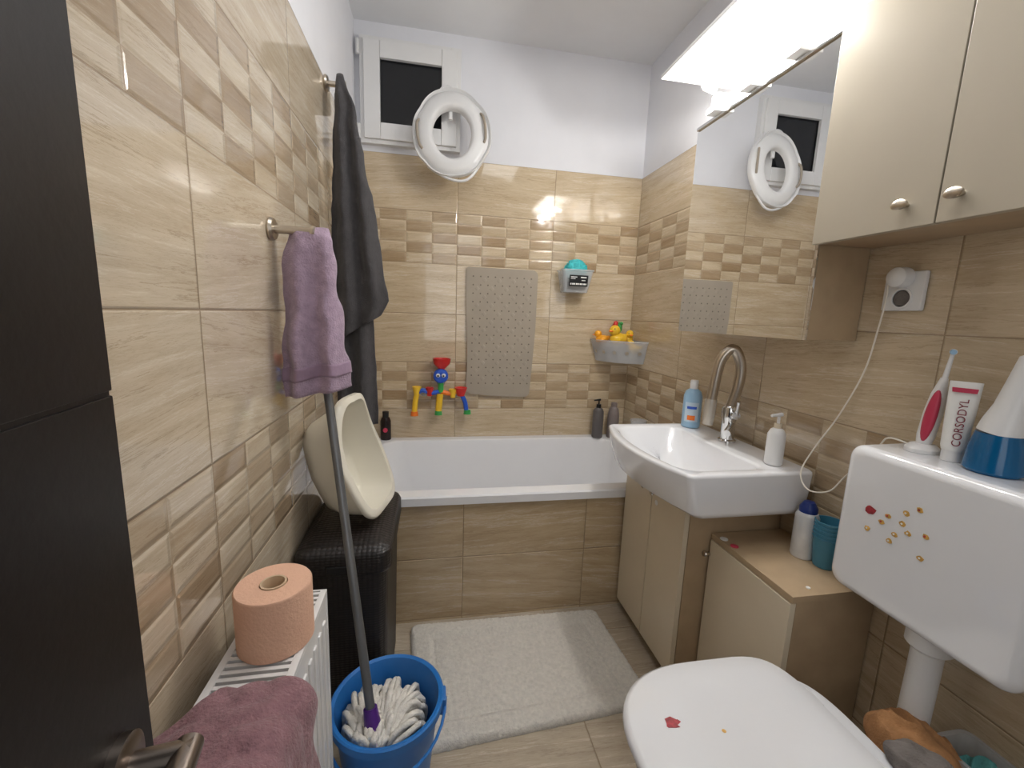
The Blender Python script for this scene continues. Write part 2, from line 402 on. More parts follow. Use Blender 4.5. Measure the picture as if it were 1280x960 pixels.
# ------------------------------------------------------------------ vanity
vy0, vy1, vx = 1.08, 1.475, 1.105
va = thing('vanity_cabinet', 'narrow cream two-door base cabinet under the white washbasin', 'cabinet', (1.27, 1.28, 0))
b = nb(); box(b, vx+.018, 1.44, vy0, vy1, .04, .637, .001); box(b, vx+.05, 1.44, vy0+.004, vy1-.01, 0, .04); obj('carcass', b, M_tan, va)
for (ya, yb, ky) in ((vy0+.001, 1.2765, 1.248), (1.2795, vy1-.001, 1.312)):
    b = nb(); box(b, vx, vx+.017, ya, yb, .045, .636, .0015); d_ = obj('cabinet_door', b, M_cream, va)
    b = nb(); lathe(b, [(.0, 0), (.005, 0), (.005, .012), (.011, .016), (.012, .02), (.008, .024), (0, .025)], (vx, ky, .605), (-1, 0, 0), sx=1.3); obj('knob', b, M_chrome, d_)
b = nb(); lathe(b, [(0, 0), (.009, 0), (.009, .0008), (0, .0008)], (vx, 1.245, .565), (-1, 0, 0)); obj('sticker', b, M_label, va, label='small round sticker on door')
# washbasin
ws = thing('washbasin', 'white ceramic washbasin with bowed front on the vanity cabinet', 'sink', (1.24, 1.235, .638))
sy0, sy1, sx0, sxw = .965, 1.515, 1.03, 1.418
def bow(pts, a):
    yc, h = (sy0+sy1)/2, (sy1-sy0)/2
    out = []
    for p in pts:
        q = p.copy()
        w = max(0, min(1, (1.38-p.x)/.34)); q.x -= a*w*max(0, 1-((p.y-yc)/h)**2); out.append(q)
    return out
def rr2(x0, x1, y0, y1, r, z):
    pts = rrect(x0, x1, y0, y1, r, z, 8); out = []
    for i, p in enumerate(pts):
        q = pts[(i+1) % len(pts)]; out.append(p)
        if i % 9 == 8:
            for k in range(1, 8): out.append(p.lerp(q, k/8))
    return out
b = nb()
R_ = [bow(rr2(1.11, sxw-.003, sy0+.03, sy1-.03, .03, .638), .03), bow(rr2(1.075, sxw-.002, sy0+.012, sy1-.012, .02, .643), .05), bow(rr2(1.055, sxw-.001, sy0+.006, sy1-.006, .018, .660), .057),
      bow(rr2(sx0+.010, sxw, sy0+.002, sy1-.002, .016, .72), .060), bow(rr2(sx0+.002, sxw, sy0, sy1, .015, .762), .060), bow(rr2(sx0+.004, sxw, sy0+.003, sy1-.003, .015, .769), .060), bow(rr2(sx0+.010, sxw-.003, sy0+.009, sy1-.009, .015, .772), .060),
      bow(rr2(sx0+.024, 1.305, sy0+.035, sy1-.035, .05, .771), .053), bow(rr2(sx0+.032, 1.298, sy0+.045, sy1-.045, .05, .762), .05), bow(rr2(sx0+.06, 1.285, sy0+.080, sy1-.080, .06, .705), .035),
      bow(rr2(sx0+.11, 1.25, sy0+.14, sy1-.14, .06, .662), .02), bow(rr2(sx0+.15, 1.21, sy0+.2, sy1-.2, .03, .655), .01)]
loft(b, R_); obj('basin', b, M_ceram, ws, ang=60)
b = nb(); lathe(b, [(0, 0), (.018, 0), (.02, .003), (.012, .004), (0, .004)], (1.18, 1.235, .656)); obj('drain', b, M_chrome, ws)
b = nb(); lathe(b, [(0, 0), (.008, 0), (.008, .002), (0, .002)], W(886, 567, x=1.292), (-1, 0, .3)); obj('overflow_hole', b, M_dark, ws)
# faucet
fx, fy, fz = 1.36, 1.265, .772
ft = thing('faucet', 'tall arched brushed mixer tap with pull-out sprayer on the washbasin', 'faucet', (fx, fy, fz))
b = nb(); lathe(b, [(0, 0), (.029, 0), (.029, .006), (.022, .01), (.022, .07), (.025, .08), (.025, .115), (.018, .125), (0, .126)], (fx, fy, fz)); obj('tap_body', b, M_chrome, ft)
b = nb(); tube(b, [(fx, fy, fz+.12), (fx+.010, fy-.012, fz+.2), (fx+.008, fy-.014, fz+.27), (fx-.020, fy-.006, fz+.320), (fx-.050, fy+.010, fz+.280), (fx-.060, fy+.018, fz+.18), (fx-.062, fy+.02, fz+.14)], .0170, 20, k=8); obj('spout', b, M_nickel, ft)
b = nb(); lathe(b, [(0, 0), (.017, 0), (.019, .004), (.019, .05), (.017, .09), (0, .091)], (fx-.062, fy+.020, fz+.145), (-.02, .04, -1)); obj('spray_head', b, pm('pale_satin', (196, 190, 180), .3, metal=.7, var=.03), ft)
b = nb(); tube(b, [(fx, fy-.02, fz+.095), (fx-.01, fy-.045, fz+.1)], .013, 14); tube(b, [(fx-.005, fy-.04, fz+.10), (fx-.03, fy-.075, fz+.155)], .006, 10); tube(b, [(fx-.002, fy-.02, fz+.06), (fx-.05, fy-.06, fz+.045)], .012, 12)
obj('lever', b, M_chrome, ft)
# ------------------------------------------------------------------ mirror cabinet, lamp, wall cabinet
mc = thing('mirror_cabinet', 'mirror-fronted wall cabinet above the washbasin reflecting the window', 'mirror', (1.36, 1.22, 1.143))
b = nb(); box(b, 1.292, 1.443, .935, 1.505, 1.143, 1.845, .001); obj('carcass', b, M_tan, mc)
b = nb(); box(b, 1.285, 1.291, .933, 1.507, 1.141, 1.848); obj('mirror', b, M_mirror, mc, ang=10)
ml = thing('mirror_light', 'lit white lamp canopy with small lamp heads on a rail over the mirror', 'lamp', (1.36, 1.22, 1.848))
b = nb(); box(b, 1.123, 1.443, .94, 1.505, 2.0, 2.014, .003); box(b, 1.430, 1.443, .94, 1.505, 1.85, 2.0); obj('canopy', b, M_canopy, ml)
b = nb(); box(b, 1.278, 1.300, .94, 1.505, 1.8485, 1.860, .003); obj('rail', b, M_chrome, ml)
for yy in (1.06, 1.23, 1.39):
    b = nb(); box(b, 1.250, 1.302, yy-.024, yy+.024, 1.860, 1.878, .003); box(b, 1.262, 1.294, yy-.018, yy+.018, 1.878, 1.918, .003); br = obj('bracket', b, M_wplast, ml)
    b = nb(); lathe(b, [(0, 0), (.009, 0), (.012, .006), (.012, .04), (.008, .048), (0, .05)], (1.262, yy, 1.928), (-.9, 0, .25)); obj('bulb', b, M_bulb, br)
    ld = bpy.data.lights.new('bulb_light', 'POINT'); ld.energy = 5.2; ld.shadow_soft_size = .016; ld.color = (1, .975, .935)
    lo = bpy.data.objects.new('bulb_light', ld); COL.objects.link(lo); lo.location = (1.192, yy, 1.936)
wc = thing('wall_cabinet', 'cream two-door wall cabinet hung above the cistern', 'cabinet', (1.35, .66, 1.375))
b = nb(); box(b, 1.282, 1.443, .392, .930, 1.375, 1.862, .001); obj('carcass', b, M_tan, wc)
for (ya, yb, ku, kv) in ((.6705, .930, 1133, 257), (.392, .6675, 1202, 242)):
    b = nb(); box(b, 1.263, 1.281, ya, yb, 1.373, 1.864, .0015); d_ = obj('cabinet_door', b, M_cream2, wc)
    b = nb(); lathe(b, [(0, 0), (.004, 0), (.004, .01), (.009, .014), (.010, .02), (.006, .023), (0, .0235)], W(ku, kv, x=1.263), (-1, 0, 0), sy=1.5); obj('knob', b, M_nickel, d_)
# ------------------------------------------------------------------ small cabinet
sc = thing('small_cabinet', 'low cream and tan cabinet between washbasin and toilet', 'cabinet', (1.32, .92, 0))
b = nb(); box(b, 1.213, 1.442, .775, 1.072, 0, .522, .001); obj('carcass', b, M_tan, sc)
b = nb(); box(b, 1.197, 1.443, .772, 1.074, .523, .541, .0015); obj('top_board', b, M_tan, sc)
b = nb(); box(b, 1.195, 1.212, .774, 1.073, .01, .521, .0015); d_ = obj('cabinet_door', b, M_cream, sc)
b = nb(); lathe(b, [(0, 0), (.005, 0), (.006, .012), (.010, .016), (.008, .02), (0, .021)], W(887, 692, x=1.195), (-1, 0, 0)); obj('knob', b, M_nickel, d_)
for (u, v) in ((918, 683), (905, 674), (1010, 735)):
    p = W(u, v, z=.541); b = nb(); rr_ = .011 if u < 1000 else .005; lathe(b, [(0, 0), (rr_, 0), (rr_, .002), (rr_*.5, .003), (0, .003)], p); obj('cover_cap', b, M_pink if u == 918 else M_label, sc)
cx_, cy_ = 1.375, .930
sh = thing('spray_can', 'white and silver shaving foam can with a dark blue cap on the low cabinet', 'can', (cx_, cy_, .541))
b = nb(); lathe(b, [(0, 0), (.027, 0), (.029, .004), (.029, .118), (.024, .130), (0, .131)], (cx_, cy_, .5415)); obj('can_body', b, pm('can_paint', (222, 223, 224), .3, metal=.2, var=.15, scale=14), sh)
b = nb(); lathe(b, [(0, 0), (.022, 0), (.022, .014), (.013, .030), (0, .032)], (cx_, cy_, .671)); obj('cap', b, M_navy, sh)
p = W(1029, 707, z=.541)
for k in range(5):
    b = nb(); z_ = .5415+k*.011; r0, r1 = .024, .033
    lathe(b, [(0, 0), (r0, 0), (r0+.002, .004), (r1, .08), (r1+.002, .081), (r1+.002, .084), (r1-.001, .084), (r0-.0005, .006), (0, .006)], (p.x, p.y, z_), n=24)
    tag(obj('cup', b, M_cyanc, loc=(p.x, p.y, z_)), 'blue plastic cup in the nested stack on the low cabinet beside the spray can', 'cup', 'nested blue plastic cups')
# ------------------------------------------------------------------ cistern
ct = thing('cistern', 'white wall-hung toilet cistern with small stickers on the front', 'cistern', (1.36, .59, .59))
b = nb()
def yz(x, y0, y1, z0, z1, r): return [V((x, q.x, q.y)) for q in rrect(y0, y1, z0, z1, r, 0, 8)]
ys0, ys1, zs0, zs1 = .435, .775, .585, .921
loft(b, [yz(1.443, ys0, ys1, zs0, zs1, .02)]+[yz(1.303-.020*math.sin(a), ys0+.020*(1-math.cos(a)), ys1-.020*(1-math.cos(a)), zs0+.020*(1-math.cos(a)), zs1-.020*(1-math.cos(a)), .028) for a in [PI/2*k/6 for k in range(7)]])
obj('tank', b, M_ceram, ct, ang=60)
b = nb(); lathe(b, [(0, 0), (.014, 0), (.014, .012), (.019, .018), (.019, .034), (.012, .038), (0, .038)], (1.36, .775, .865), (0, 1, 0)); obj('inlet_nut', b, M_wplast, ct)
for i, (u, v) in enumerate(((1110, 645), (1118, 668), (1133, 642), (1150, 638), (1111, 676), (1135, 667), (1157, 671), (1084, 660), (1150, 698), (1102, 652), (1128, 655), (1088, 637))):
    q = W(u, v, x=1.2828); r = .0062 if i < 11 else .012
    b = nb(); n = 9
    plate(b, [q+V((0, r*(.7+.5*random.random())*math.cos(2*PI*k/n), r*(.6+.5*random.random())*math.sin(2*PI*k/n))) for k in range(n)], (-1, 0, 0), .0006)
    st_ = obj('sticker', b, M_redst if i == 11 else M_gold, ct, label='red figure sticker' if i == 11 else None)
    if i < 11:
        b = nb(); lathe(b, [(0, 0), (.002, 0), (.002, .0006), (0, .0006)], q+V((-.0007, .001, 0)), (-1, 0, 0), n=10); obj('sticker_mark', b, M_redst if i % 3 == 0 else M_label, st_)
fp = thing('flush_pipe', 'white plastic flush pipe running down from the cistern', 'pipe', (1.355, .60, .3))
b = nb(); tube(b, [(1.355, .60, .584), (1.355, .60, .42), (1.345, .598, .34), (1.29, .59, .30), (1.215, .58, .295)], .026, 20, k=6); obj('pipe', b, M_wplast, fp)
b = nb(); lathe(b, [(0, 0), (.03, 0), (.038, .008), (.038, .05), (0, .05)], (1.355, .60, .534)); obj('coupling_nut', b, M_wplast, fp)
# ------------------------------------------------------------------ toilet
to = thing('toilet', 'white toilet with closed lid in the near right corner', 'toilet', (.97, .575, 0))
tc_ = .57
def egg(x0, x1, hw, z, n=48):
    out = []; xc = x0+(x1-x0)*.50
    for i in range(n):
        t = 2*PI*i/n; c, s = math.cos(t), math.sin(t)
        p = 2.35 if c < 0 else 6
        rx = (xc-x0) if c < 0 else (x1-xc)
        out.append(V((xc+rx*math.copysign(abs(c)**(2/p), c), tc_+hw*math.copysign(abs(s)**(2/(2.5 if c < 0 else 3.6)), s), z)))
    return out
b = nb(); loft(b, [egg(.92, 1.20, .10, 0), egg(.90, 1.205, .105, .02), egg(.88, 1.205, .10, .12), egg(.82, 1.21, .13, .22), egg(.74, 1.21, .165, .33), egg(.728, 1.21, .170, .36), egg(.73, 1.208, .168, .376), egg(.76, 1.19, .15, .38)])
obj('bowl', b, M_ceram, to, ang=60)
b = nb(); loft(b, [egg(.722, 1.13, .178, .388), egg(.716, 1.132, .181, .394), egg(.718, 1.13, .18, .404)]); obj('seat', b, M_wplast, to)
b = nb(); loft(b, [egg(.712, 1.135, .182, .406), egg(.708, 1.137, .185, .411), egg(.710, 1.136, .184, .42), egg(.720, 1.13, .175, .427), egg(.76, 1.10, .14, .431), egg(.82, 1.04, .08, .433)]); ld_ = obj('lid', b, M_ceram, to, ang=60)
for s in (-1, 1):
    b = nb(); tube(b, [(1.145, tc_+s*.075-.02, .398), (1.145, tc_+s*.075+.02, .398)], .011, 14); obj('hinge', b, M_wplast, to)
q = W(840, 904, z=.4325); b = nb(); n = 14
plate(b, [q+V((.018*random.uniform(.5, 1.1)*math.cos(2*PI*k/n), .011*random.uniform(.5, 1.2)*math.sin(2*PI*k/n), 0)) for k in range(n)], (0, 0, 1), .0006); obj('sticker', b, M_redst, ld_)
q = W(905, 914, z=.4325); b = nb(); lathe(b, [(0, 0), (.004, 0), (.004, .0006), (0, .0006)], q, n=10); obj('sticker', b, M_gold, ld_)
# cloths and bin beside it
def cloth(name, cx, cy, cz, rx, ry, h, mat, label, seed):
    b = nb(); ball(b, (0, 0, 0), 1, 1, 1, u=96, v=64)
    for v in b.verts:
        p = v.co.copy(); f = 1+.2*noise.noise(p*1.3+V((seed, 0, 0)))
        w_ = noise.noise(V((p.x*1.1, p.y*1.1, seed)))
        rid = 1-abs(noise.noise(V((p.x*2.0+w_*1.2, p.y*1.2, seed))))*2.2
        z = max(p.z, -.15)*h*f
        v.co = V((cx+p.x*rx*f, cy+p.y*ry*f, cz+.15*h+z*(.75+.38*max(rid, 0))))
        v.co.z = max(v.co.z, cz)
    return tag(obj(name, b, mat, loc=(cx, cy, cz), ang=180), label, 'cloth')
cloth('cleaning_cloth', 1.31, .565, .328, .068, .078, .058, M_orcloth, 'crumpled tan-brown cloth lying behind the toilet lid', 4.2)
cloth('cleaning_cloth', 1.235, .49, .381, .05, .065, .038, M_grcloth, 'crumpled grey cloth lying behind the toilet lid beside the brown one', 9.7)
sb = thing('storage_bin', 'clear plastic bin standing behind the toilet by the wall', 'bin', (1.39, .49, 0))
def sbr(i, r, z): return rrect(1.345+i, 1.441-i, .425+i, .565-i, r, z)
b = nb(); loft(b, [sbr(.014, .02, 0), sbr(.004, .02, .36), sbr(0, .02, .362), sbr(0, .02, .37), sbr(.008, .018, .37), sbr(.018, .018, .004)]); obj('bin_shell', b, M_clear, sb)
cloth('cleaning_cloth', 1.392, .495, .24, .034, .05, .12, M_tealcl, 'teal cloth stuffed in the clear bin', 2.2)
# ------------------------------------------------------------------ things on the cistern
tx, ty, tz = 1.385, .70, .921
t = thing('electric_toothbrush', 'white electric toothbrush with red grip on charger on the cistern', 'toothbrush', (tx, ty, tz))
b = nb(); lathe(b, [(0, 0), (.027, 0), (.027, .008), (.02, .016), (.014, .018), (0, .018)], (tx, ty, tz+.0005), sx=1.2); obj('charger', b, M_wplast, t)
tdir = V((.05, -.07, 1))
b = nb(); lathe(b, [(0, 0), (.012, 0), (.015, .02), (.0155, .07), (.013, .11), (.008, .135), (.006, .145), (0, .146)], (tx, ty, tz+.016), tdir); h_ = obj('handle', b, M_wplast, t)
b = nb(); c0 = V((tx, ty, tz+.05))+V((-.011, -.007, 0)); q_ = V((0, 0, 1)).rotation_difference(tdir)
ball(b, c0+V((.003, -.002, .03)), .009, .011, .056, rot=q_.to_matrix()); obj('grip', b, M_pink, h_)
b = nb(); p0 = V((tx, ty, tz+.155))+V((.007, -.010, 0)); tube(b, [p0, p0+tdir.normalized()*.055], [.005, .0035], 10); p1 = p0+tdir.normalized()*.06; lathe(b, [(0, -.006), (.006, -.006), (.006, .002), (0, .002)], p1, (-.8, -.6, 0)); obj('brush_neck', b, M_wplast, t)
b = nb(); lathe(b, [(0, 0), (.0055, 0), (.005, .01), (0, .01)], p1+V((-.002, -.001, 0)), (-.8, -.6, 0)); obj('bristles', b, M_lblue, t)
# toothpaste tube
px_, py_ = 1.378, .643
t = thing('toothpaste_tube', 'white toothpaste tube with red lettering standing on its cap', 'toothpaste', (px_, py_, tz))
n_ = V((CAM.x-px_, CAM.y-py_, 0)).normalized(); l_ = n_.cross(V((0, 0, 1)))
b = nb(); lathe(b, [(0, 0), (.016, 0), (.016, .022), (0, .022)], (px_, py_, tz+.0005)); obj('cap', b, M_wplast, t)
b = nb(); rings = []
for (h, w, d) in ((.022, .017, .017), (.03, .019, .018), (.10, .0215, .010), (.16, .023, .002)):
    rings.append([V((px_, py_, tz+h))+l_*w*math.cos(2*PI*i/28)+n_*d*math.sin(2*PI*i/28) for i in range(28)])
loft(b, rings); tu = obj('tube_body', b, M_label, t)
tl = (V((0, 0, 1))-n_*.11).normalized()
text('CORSODYL', .0180, V((px_, py_, tz+.080))+n_*.0150+l_*-.003, tl, l_, M_letter, t)
b = nb(); c = V((px_, py_, tz+.142))+n_*.0072; plate(b, [c+l_*x+tl*z for x, z in ((-.017, -.003), (.017, -.003), (.018, .006), (-.018, .006))], n_, .0006); obj('red_band', b, M_pink, t)
# water flosser
qx, qy = 1.378, .578
t = thing('water_flosser', 'white cordless water flosser with blue tank on the near cistern end', 'water flosser', (qx, qy, tz))
b = nb(); lathe(b, [(0, 0), (.037, 0), (.041, .005), (.038, .045), (.032, .074), (0, .074)], (qx, qy, tz+.0005)); obj('water_tank', b, M_tealtank, t)
b = nb(); lathe(b, [(0, 0), (.032, 0), (.030, .02), (.024, .05), (.021, .10), (.019, .14), (.010, .148), (0, .15)], (qx, qy, tz+.075), (.05, -.14, 1)); obj('handle', b, M_wplast, t)
b = nb(); tube(b, [(qx+.009, qy-.025, tz+.216), (qx+.012, qy-.030, tz+.26), (qx-.004, qy-.03, tz+.275)], .004, 10); obj('nozzle', b, M_wplast, t)
# socket, plug, cable
q = W(1134, 364, x=XR)
so = thing('wall_socket', 'white square wall socket above the cistern', 'socket', (XR, q.y, q.z))
b = nb(); box(b, XR-.013, XR-.001, q.y-.044, q.y+.044, q.z-.046, q.z+.044, .004); obj('face_plate', b, M_wplast, so)
b = nb(); lathe(b, [(.020, 0), (.024, 0), (.024, .003), (.020, .003), (.018, -.004), (0, -.004)], (XR-.013, q.y, q.z-.017), (-1, 0, 0)); obj('socket_ring', b, M_wplast, so)
b = nb(); lathe(b, [(0, 0), (.0175, 0), (.0175, .0005), (0, .0005)], (XR-.0128, q.y, q.z-.017), (-1, 0, 0)); obj('socket_well', b, M_grcloth, so)
pg = thing('adapter_plug', 'white charger plug pushed in at the top of the wall socket', 'plug', (XR-.012, q.y, q.z+.035))
b = nb(); lathe(b, [(0, 0), (.023, 0), (.024, .006), (.022, .026), (.014, .032), (0, .032)], (XR-.0135, q.y, q.z+.030), (-1, 0, 0)); obj('plug_body', b, M_wplast, pg)
pts = [V((XR-.034, q.y+.018, q.z+.022))]+[W(u, v, x=xx) for u, v, xx in ((1108, 372, 1.43), (1098, 410, 1.432), (1080, 465, 1.434), (1048, 520, 1.42), (1018, 560, 1.385), (1001, 590, 1.345), (1010, 612, 1.335), (1036, 614, 1.345), (1056, 596, 1.37))]+[V((1.385, .79, .90)), V((1.385, .77, .93)), V((1.388, .729, .929))]
b = nb(); tube(b, pts, .0019, 8, k=6); tag(obj('charger_cable', b, M_cable, loc=q), 'thin white cable hanging in a loop from the socket plug to the cistern', 'cable')
# ------------------------------------------------------------------ bottles
def bottle(name, label, x, y, z, prof, mat, capprof, capmat, sx=1, sy=1, rest=None, cat='bottle'):
    t = thing(name, label, cat, (x, y, z)); z += .0005
    b = nb(); lathe(b, prof, (x, y, z), sx=sx, sy=sy); obj('bottle_body', b, mat, t)
    b = nb(); lathe(b, capprof, (x, y, z+prof[-1][1]-.001)); obj('cap', b, capmat, t)
    if rest: rest(t, x, y, z)
    return t
def pumphead(h, mat):
    def f(t, x, y, z):
        b = nb(); tube(b, [(x, y, z+h), (x, y, z+h+.025)], .004, 10); tube(b, [(x+.008, y, z+h+.027), (x-.03, y-.005, z+h+.025)], [.006, .004], 10); obj('pump', b, mat, t)
    return f
def lab1(t, x, y, z):
    n = V((CAM.x-x, CAM.y-y, 0)).normalized()
    for nm, za, zb, w, r, mt in (('label', .025, .10, .75, 1.13, M_lblue2), ('emblem', .032, .050, .4, 1.16, M_org), ('emblem', .075, .085, .5, 1.16, M_toyb)):
        b = nb(); ring = []
        for zz in (za, zb):
            ring.append([V((x+r*.034*.9*math.cos(a), y+r*.034*.9*math.sin(a), z+zz)) for a in [math.atan2(n.y, n.x)+w*k/6 for k in range(-6, 7)]])
        vs = [[b.verts.new(pp) for pp in rr_] for rr_ in ring]
        for k in range(12): b.faces.new((vs[0][k], vs[0][k+1], vs[1][k+1], vs[1][k]))
        obj(nm, b, mt, t)
bottle('lotion_bottle', 'light blue lotion bottle with white cap on the far washbasin corner', 1.345, 1.458, .772,
       [(0, 0), (.031, 0), (.034, .004), (.034, .12), (.028, .14), (.015, .15), (0, .15)], M_lblue, [(0, 0), (.015, 0), (.015, .03), (.013, .034), (0, .034)], M_wplast, rest=lab1)
bottle('soap_pump', 'white hand soap pump bottle on the near washbasin corner', 1.34, 1.035, .772, [(0, 0), (.021, 0), (.024, .004), (.024, .09), (.017, .105), (.009, .11), (0, .11)], M_wplast,
       [(0, 0), (.010, 0), (.010, .014), (0, .014)], M_cream, rest=pumphead(.122, M_wplast), cat='soap bottle')
def lab2(t, x, y, z):
    b = nb(); lathe(b, [(0, 0), (.012, 0), (.012, .001), (0, .001)], (x, y-.0203, z+.055), (0, -1, 0)); obj('label', b, M_pink, t)
bottle('shampoo_bottle', 'dark brown shampoo bottle on the left end of the tub rim', .115, 2.214, .513, [(0, 0), (.022, 0), (.024, .004), (.024, .10), (.018, .118), (0, .12)], M_dkbot,
       [(0, 0), (.015, 0), (.016, .03), (0, .03)], M_black, sx=1.1, sy=.85, rest=lab2)
bottle('shampoo_bottle', 'tall dark grey pump bottle on the right back tub rim', 1.268, 2.195, .513, [(0, 0), (.028, 0), (.030, .004), (.030, .15), (.022, .165), (.012, .17), (0, .17)], M_grbot,
       [(0, 0), (.013, 0), (.013, .02), (0, .02)], M_black, rest=pumphead(.187, M_black))
bottle('shampoo_bottle', 'taupe rounded bottle without pump beside the dark pump bottle on the tub', 1.355, 2.185, .513, [(0, 0), (.030, 0), (.032, .004), (.032, .13), (.026, .165), (.018, .175), (0, .175)], M_grbot2,
       [(0, 0), (.018, 0), (.018, .022), (.014, .026), (0, .026)], M_grbot2)
jr = thing('soap_jar', 'clear plastic jar on the tub rim behind the washbasin', 'jar', (1.392, 1.96, .513))
b = nb(); lathe(b, [(0, 0), (.034, 0), (.038, .01), (.040, .15), (.042, .152), (.042, .156), (.037, .156), (.035, .012), (0, .008)], (1.392, 1.96, .5135)); obj('jar_shell', b, M_clear, jr)
b = nb(); lathe(b, [(0, 0), (.03, 0), (.032, .10), (.02, .12), (0, .122)], (1.392, 1.96, .523)); obj('jar_filling', b, M_grbot2, jr)
# ------------------------------------------------------------------ back-wall things
def bathmat():
    b = nb(); x0, x1, z0, z1 = .520, .895, .735, 1.412; y = 2.236
    out = []
    def arc(cx, cz, r, a0, a1, k=8):
        for i in range(k+1):
            a = math.radians(a0+(a1-a0)*i/k); out.append(V((cx+r*math.cos(a), y, cz+r*math.sin(a))))
    arc(x1-.03, z1-.03, .03, 0, 90); arc(x0+.012, z1-.012, .012, 90, 180)
    out += [V((x0, y, 1.2)), V((x0+.012, y, .98)), V((x0+.01, y, .86))]
    arc(x0+.05, z0+.06, .045, 190, 265); out += [V((.7, y, z0+.004))]
    arc(x1-.05, z0+.03, .03, 270, 350); out += [V((x1-.012, y, .9)), V((x1-.002, y, 1.1))]
    plate(b, out, (0, 1, 0), .006)
    for i in range(9):
        for j in range(14):
            x = x0+.035+i*(x1-x0-.07)/8; z = z0+.075+j*(z1-z0-.12)/13
            lathe(b, [(0, 0), (.0042, 0), (.004, .0008), (0, .0009)], (x, y, z), (0, -1, 0), n=8, mi=1)
    for i in range(8):
        for j in range(13):
            x = x0+.056+i*(x1-x0-.07)/8; z = z0+.10+j*(z1-z0-.12)/13
            if (i+j) % 2: lathe(b, [(0, 0), (.013, 0), (.011, .0008), (0, .0009)], (x, y, z), (0, -1, 0), n=4)
    return b
tag(obj('bath_mat', bathmat(), [M_mat, M_matdot], loc=(.7, 2.24, .735)), 'grey rubber anti-slip mat with dots stuck on the tiles above the tub', 'mat')
# upper bin
ub = thing('wall_bin', 'small clear bin with a black label stuck high on the tiles', 'bin', (1.085, 2.19, 1.31))
b = nb(); loft(b, [rrect(1.02, 1.15, 2.165, 2.243, .015, 1.305), rrect(1.0, 1.17, 2.14, 2.246, .018, 1.41), rrect(.996, 1.174, 2.136, 2.247, .018, 1.413), rrect(.996, 1.174, 2.136, 2.247, .018, 1.42), rrect(1.004, 1.166, 2.144, 2.243, .016, 1.42), rrect(1.024, 1.146, 2.169, 2.239, .013, 1.309)]); obj('bin_shell', b, M_clear, ub)
b = nb(); plate(b, [V((1.035, 2.137, 1.335)), V((1.135, 2.137, 1.335)), V((1.135, 2.131, 1.39)), V((1.035, 2.131, 1.39))], (0, -1, 0), .001); lb = obj('label', b, M_black, ub)
b = nb()
for (x0_, x1_, zz, h) in ((1.042, 1.075, 1.378, .004), (1.042, 1.066, 1.37, .003), (1.095, 1.125, 1.376, .006), (1.10, 1.12, 1.362, .004)): box(b, x0_, x1_, 2.1285, 2.1295+.004*(1-(zz-1.335)/.055), zz, zz+h)
for i in range(9): box(b, 1.042+i*.010, 1.048+i*.010+.002*(i % 2), 2.1335, 2.1345, 1.342, 1.35)
obj('label_print', b, M_label, lb)
b = nb(); ball(b, (0, 0, 0), 1, u=64, v=40)
for v in b.verts:
    p_ = v.co.copy(); f = 1+.16*noise.noise(p_*3)+.22*abs(noise.noise(p_*7))
    v.co = V((1.085+p_.x*.055*f, 2.19+p_.y*.038*f, 1.418+p_.z*.052*f))
tag(obj('shower_puff', b, M_teal, loc=(1.085, 2.19, 1.37), ang=180), 'teal mesh shower puff in the labelled clear bin', 'sponge')
# lower corner basket with bath toys
cb = thing('corner_basket', 'clear corner basket holding bath toys in the tiled corner', 'basket', (1.40, 2.2, .945))
def quarter(r, z, n=14, inset=0):
    c = V((XR-.004-inset, YB-.004-inset, z)); return [c]+[c+V((-r*math.cos(PI/2*k/n), -r*math.sin(PI/2*k/n), 0)) for k in range(n+1)]
b = nb(); loft(b, [quarter(.19, .945), quarter(.225, 1.055), quarter(.229, 1.057), quarter(.229, 1.064), quarter(.219, 1.064, inset=.003), quarter(.183, .950, inset=.003)]); obj('basket_shell', b, M_clear, cb)
for k in range(5):
    a = PI/2*(k+.5)/5; c = V((XR-.004-.206*math.cos(a), YB-.004-.206*math.sin(a), 1.0)); b = nb()
    lathe(b, [(0, 0), (.010, 0), (.010, .002), (0, .002)], c, (-math.cos(a), -math.sin(a), -.3), n=12); obj('drain_hole', b, M_mat, cb)
def duck(x, y, z, s, rz, label, tilt=0, col=M_yel):
    t = thing('rubber_duck', label, 'toy', (x, y, z), None); R_ = Matrix.Rotation(rz, 3, 'Z') @ Matrix.Rotation(tilt, 3, 'Y')
    P = lambda a, b_, c: V((x, y, z))+R_ @ V((a*s, b_*s, c*s))
    b = nb(); ball(b, P(0, 0, .5), .75*s, .55*s, .5*s, rot=R_); ball(b, P(.45, 0, 1.15), .42*s, .40*s, .40*s, rot=R_); ball(b, P(-.7, 0, .7), .3*s, .2*s, .22*s, rot=R_); ball(b, P(-.05, .48, .55), .42*s, .14*s, .26*s, rot=R_); ball(b, P(-.05, -.48, .55), .42*s, .14*s, .26*s, rot=R_)
    obj('duck_body', b, col, t, ang=180)
    b = nb(); ball(b, P(.88, 0, 1.1), .2*s, .17*s, .07*s, rot=R_); obj('beak', b, M_org, t)
    for sd in (-1, 1):
        b = nb(); ball(b, P(.72, sd*.22, 1.27), .06*s, u=10, v=6); obj('eye', b, M_black, t)
duck(1.325, 2.135, 1.035, .070, PI*1.15, 'large yellow rubber duck at the front of the corner basket')
duck(1.402, 2.192, 1.045, .050, -PI/2, 'medium yellow rubber duck at the right of the corner basket', .15)
duck(1.398, 2.085, 1.0, .044, PI*.9, 'small yellow rubber duck low at the near side of the corner basket')
duck(1.257, 2.18, 1.04, .048, PI*.8, 'orange-yellow rubber duck at the left of the corner basket', .1, pm('amber_rubber', (242, 168, 40), .35))
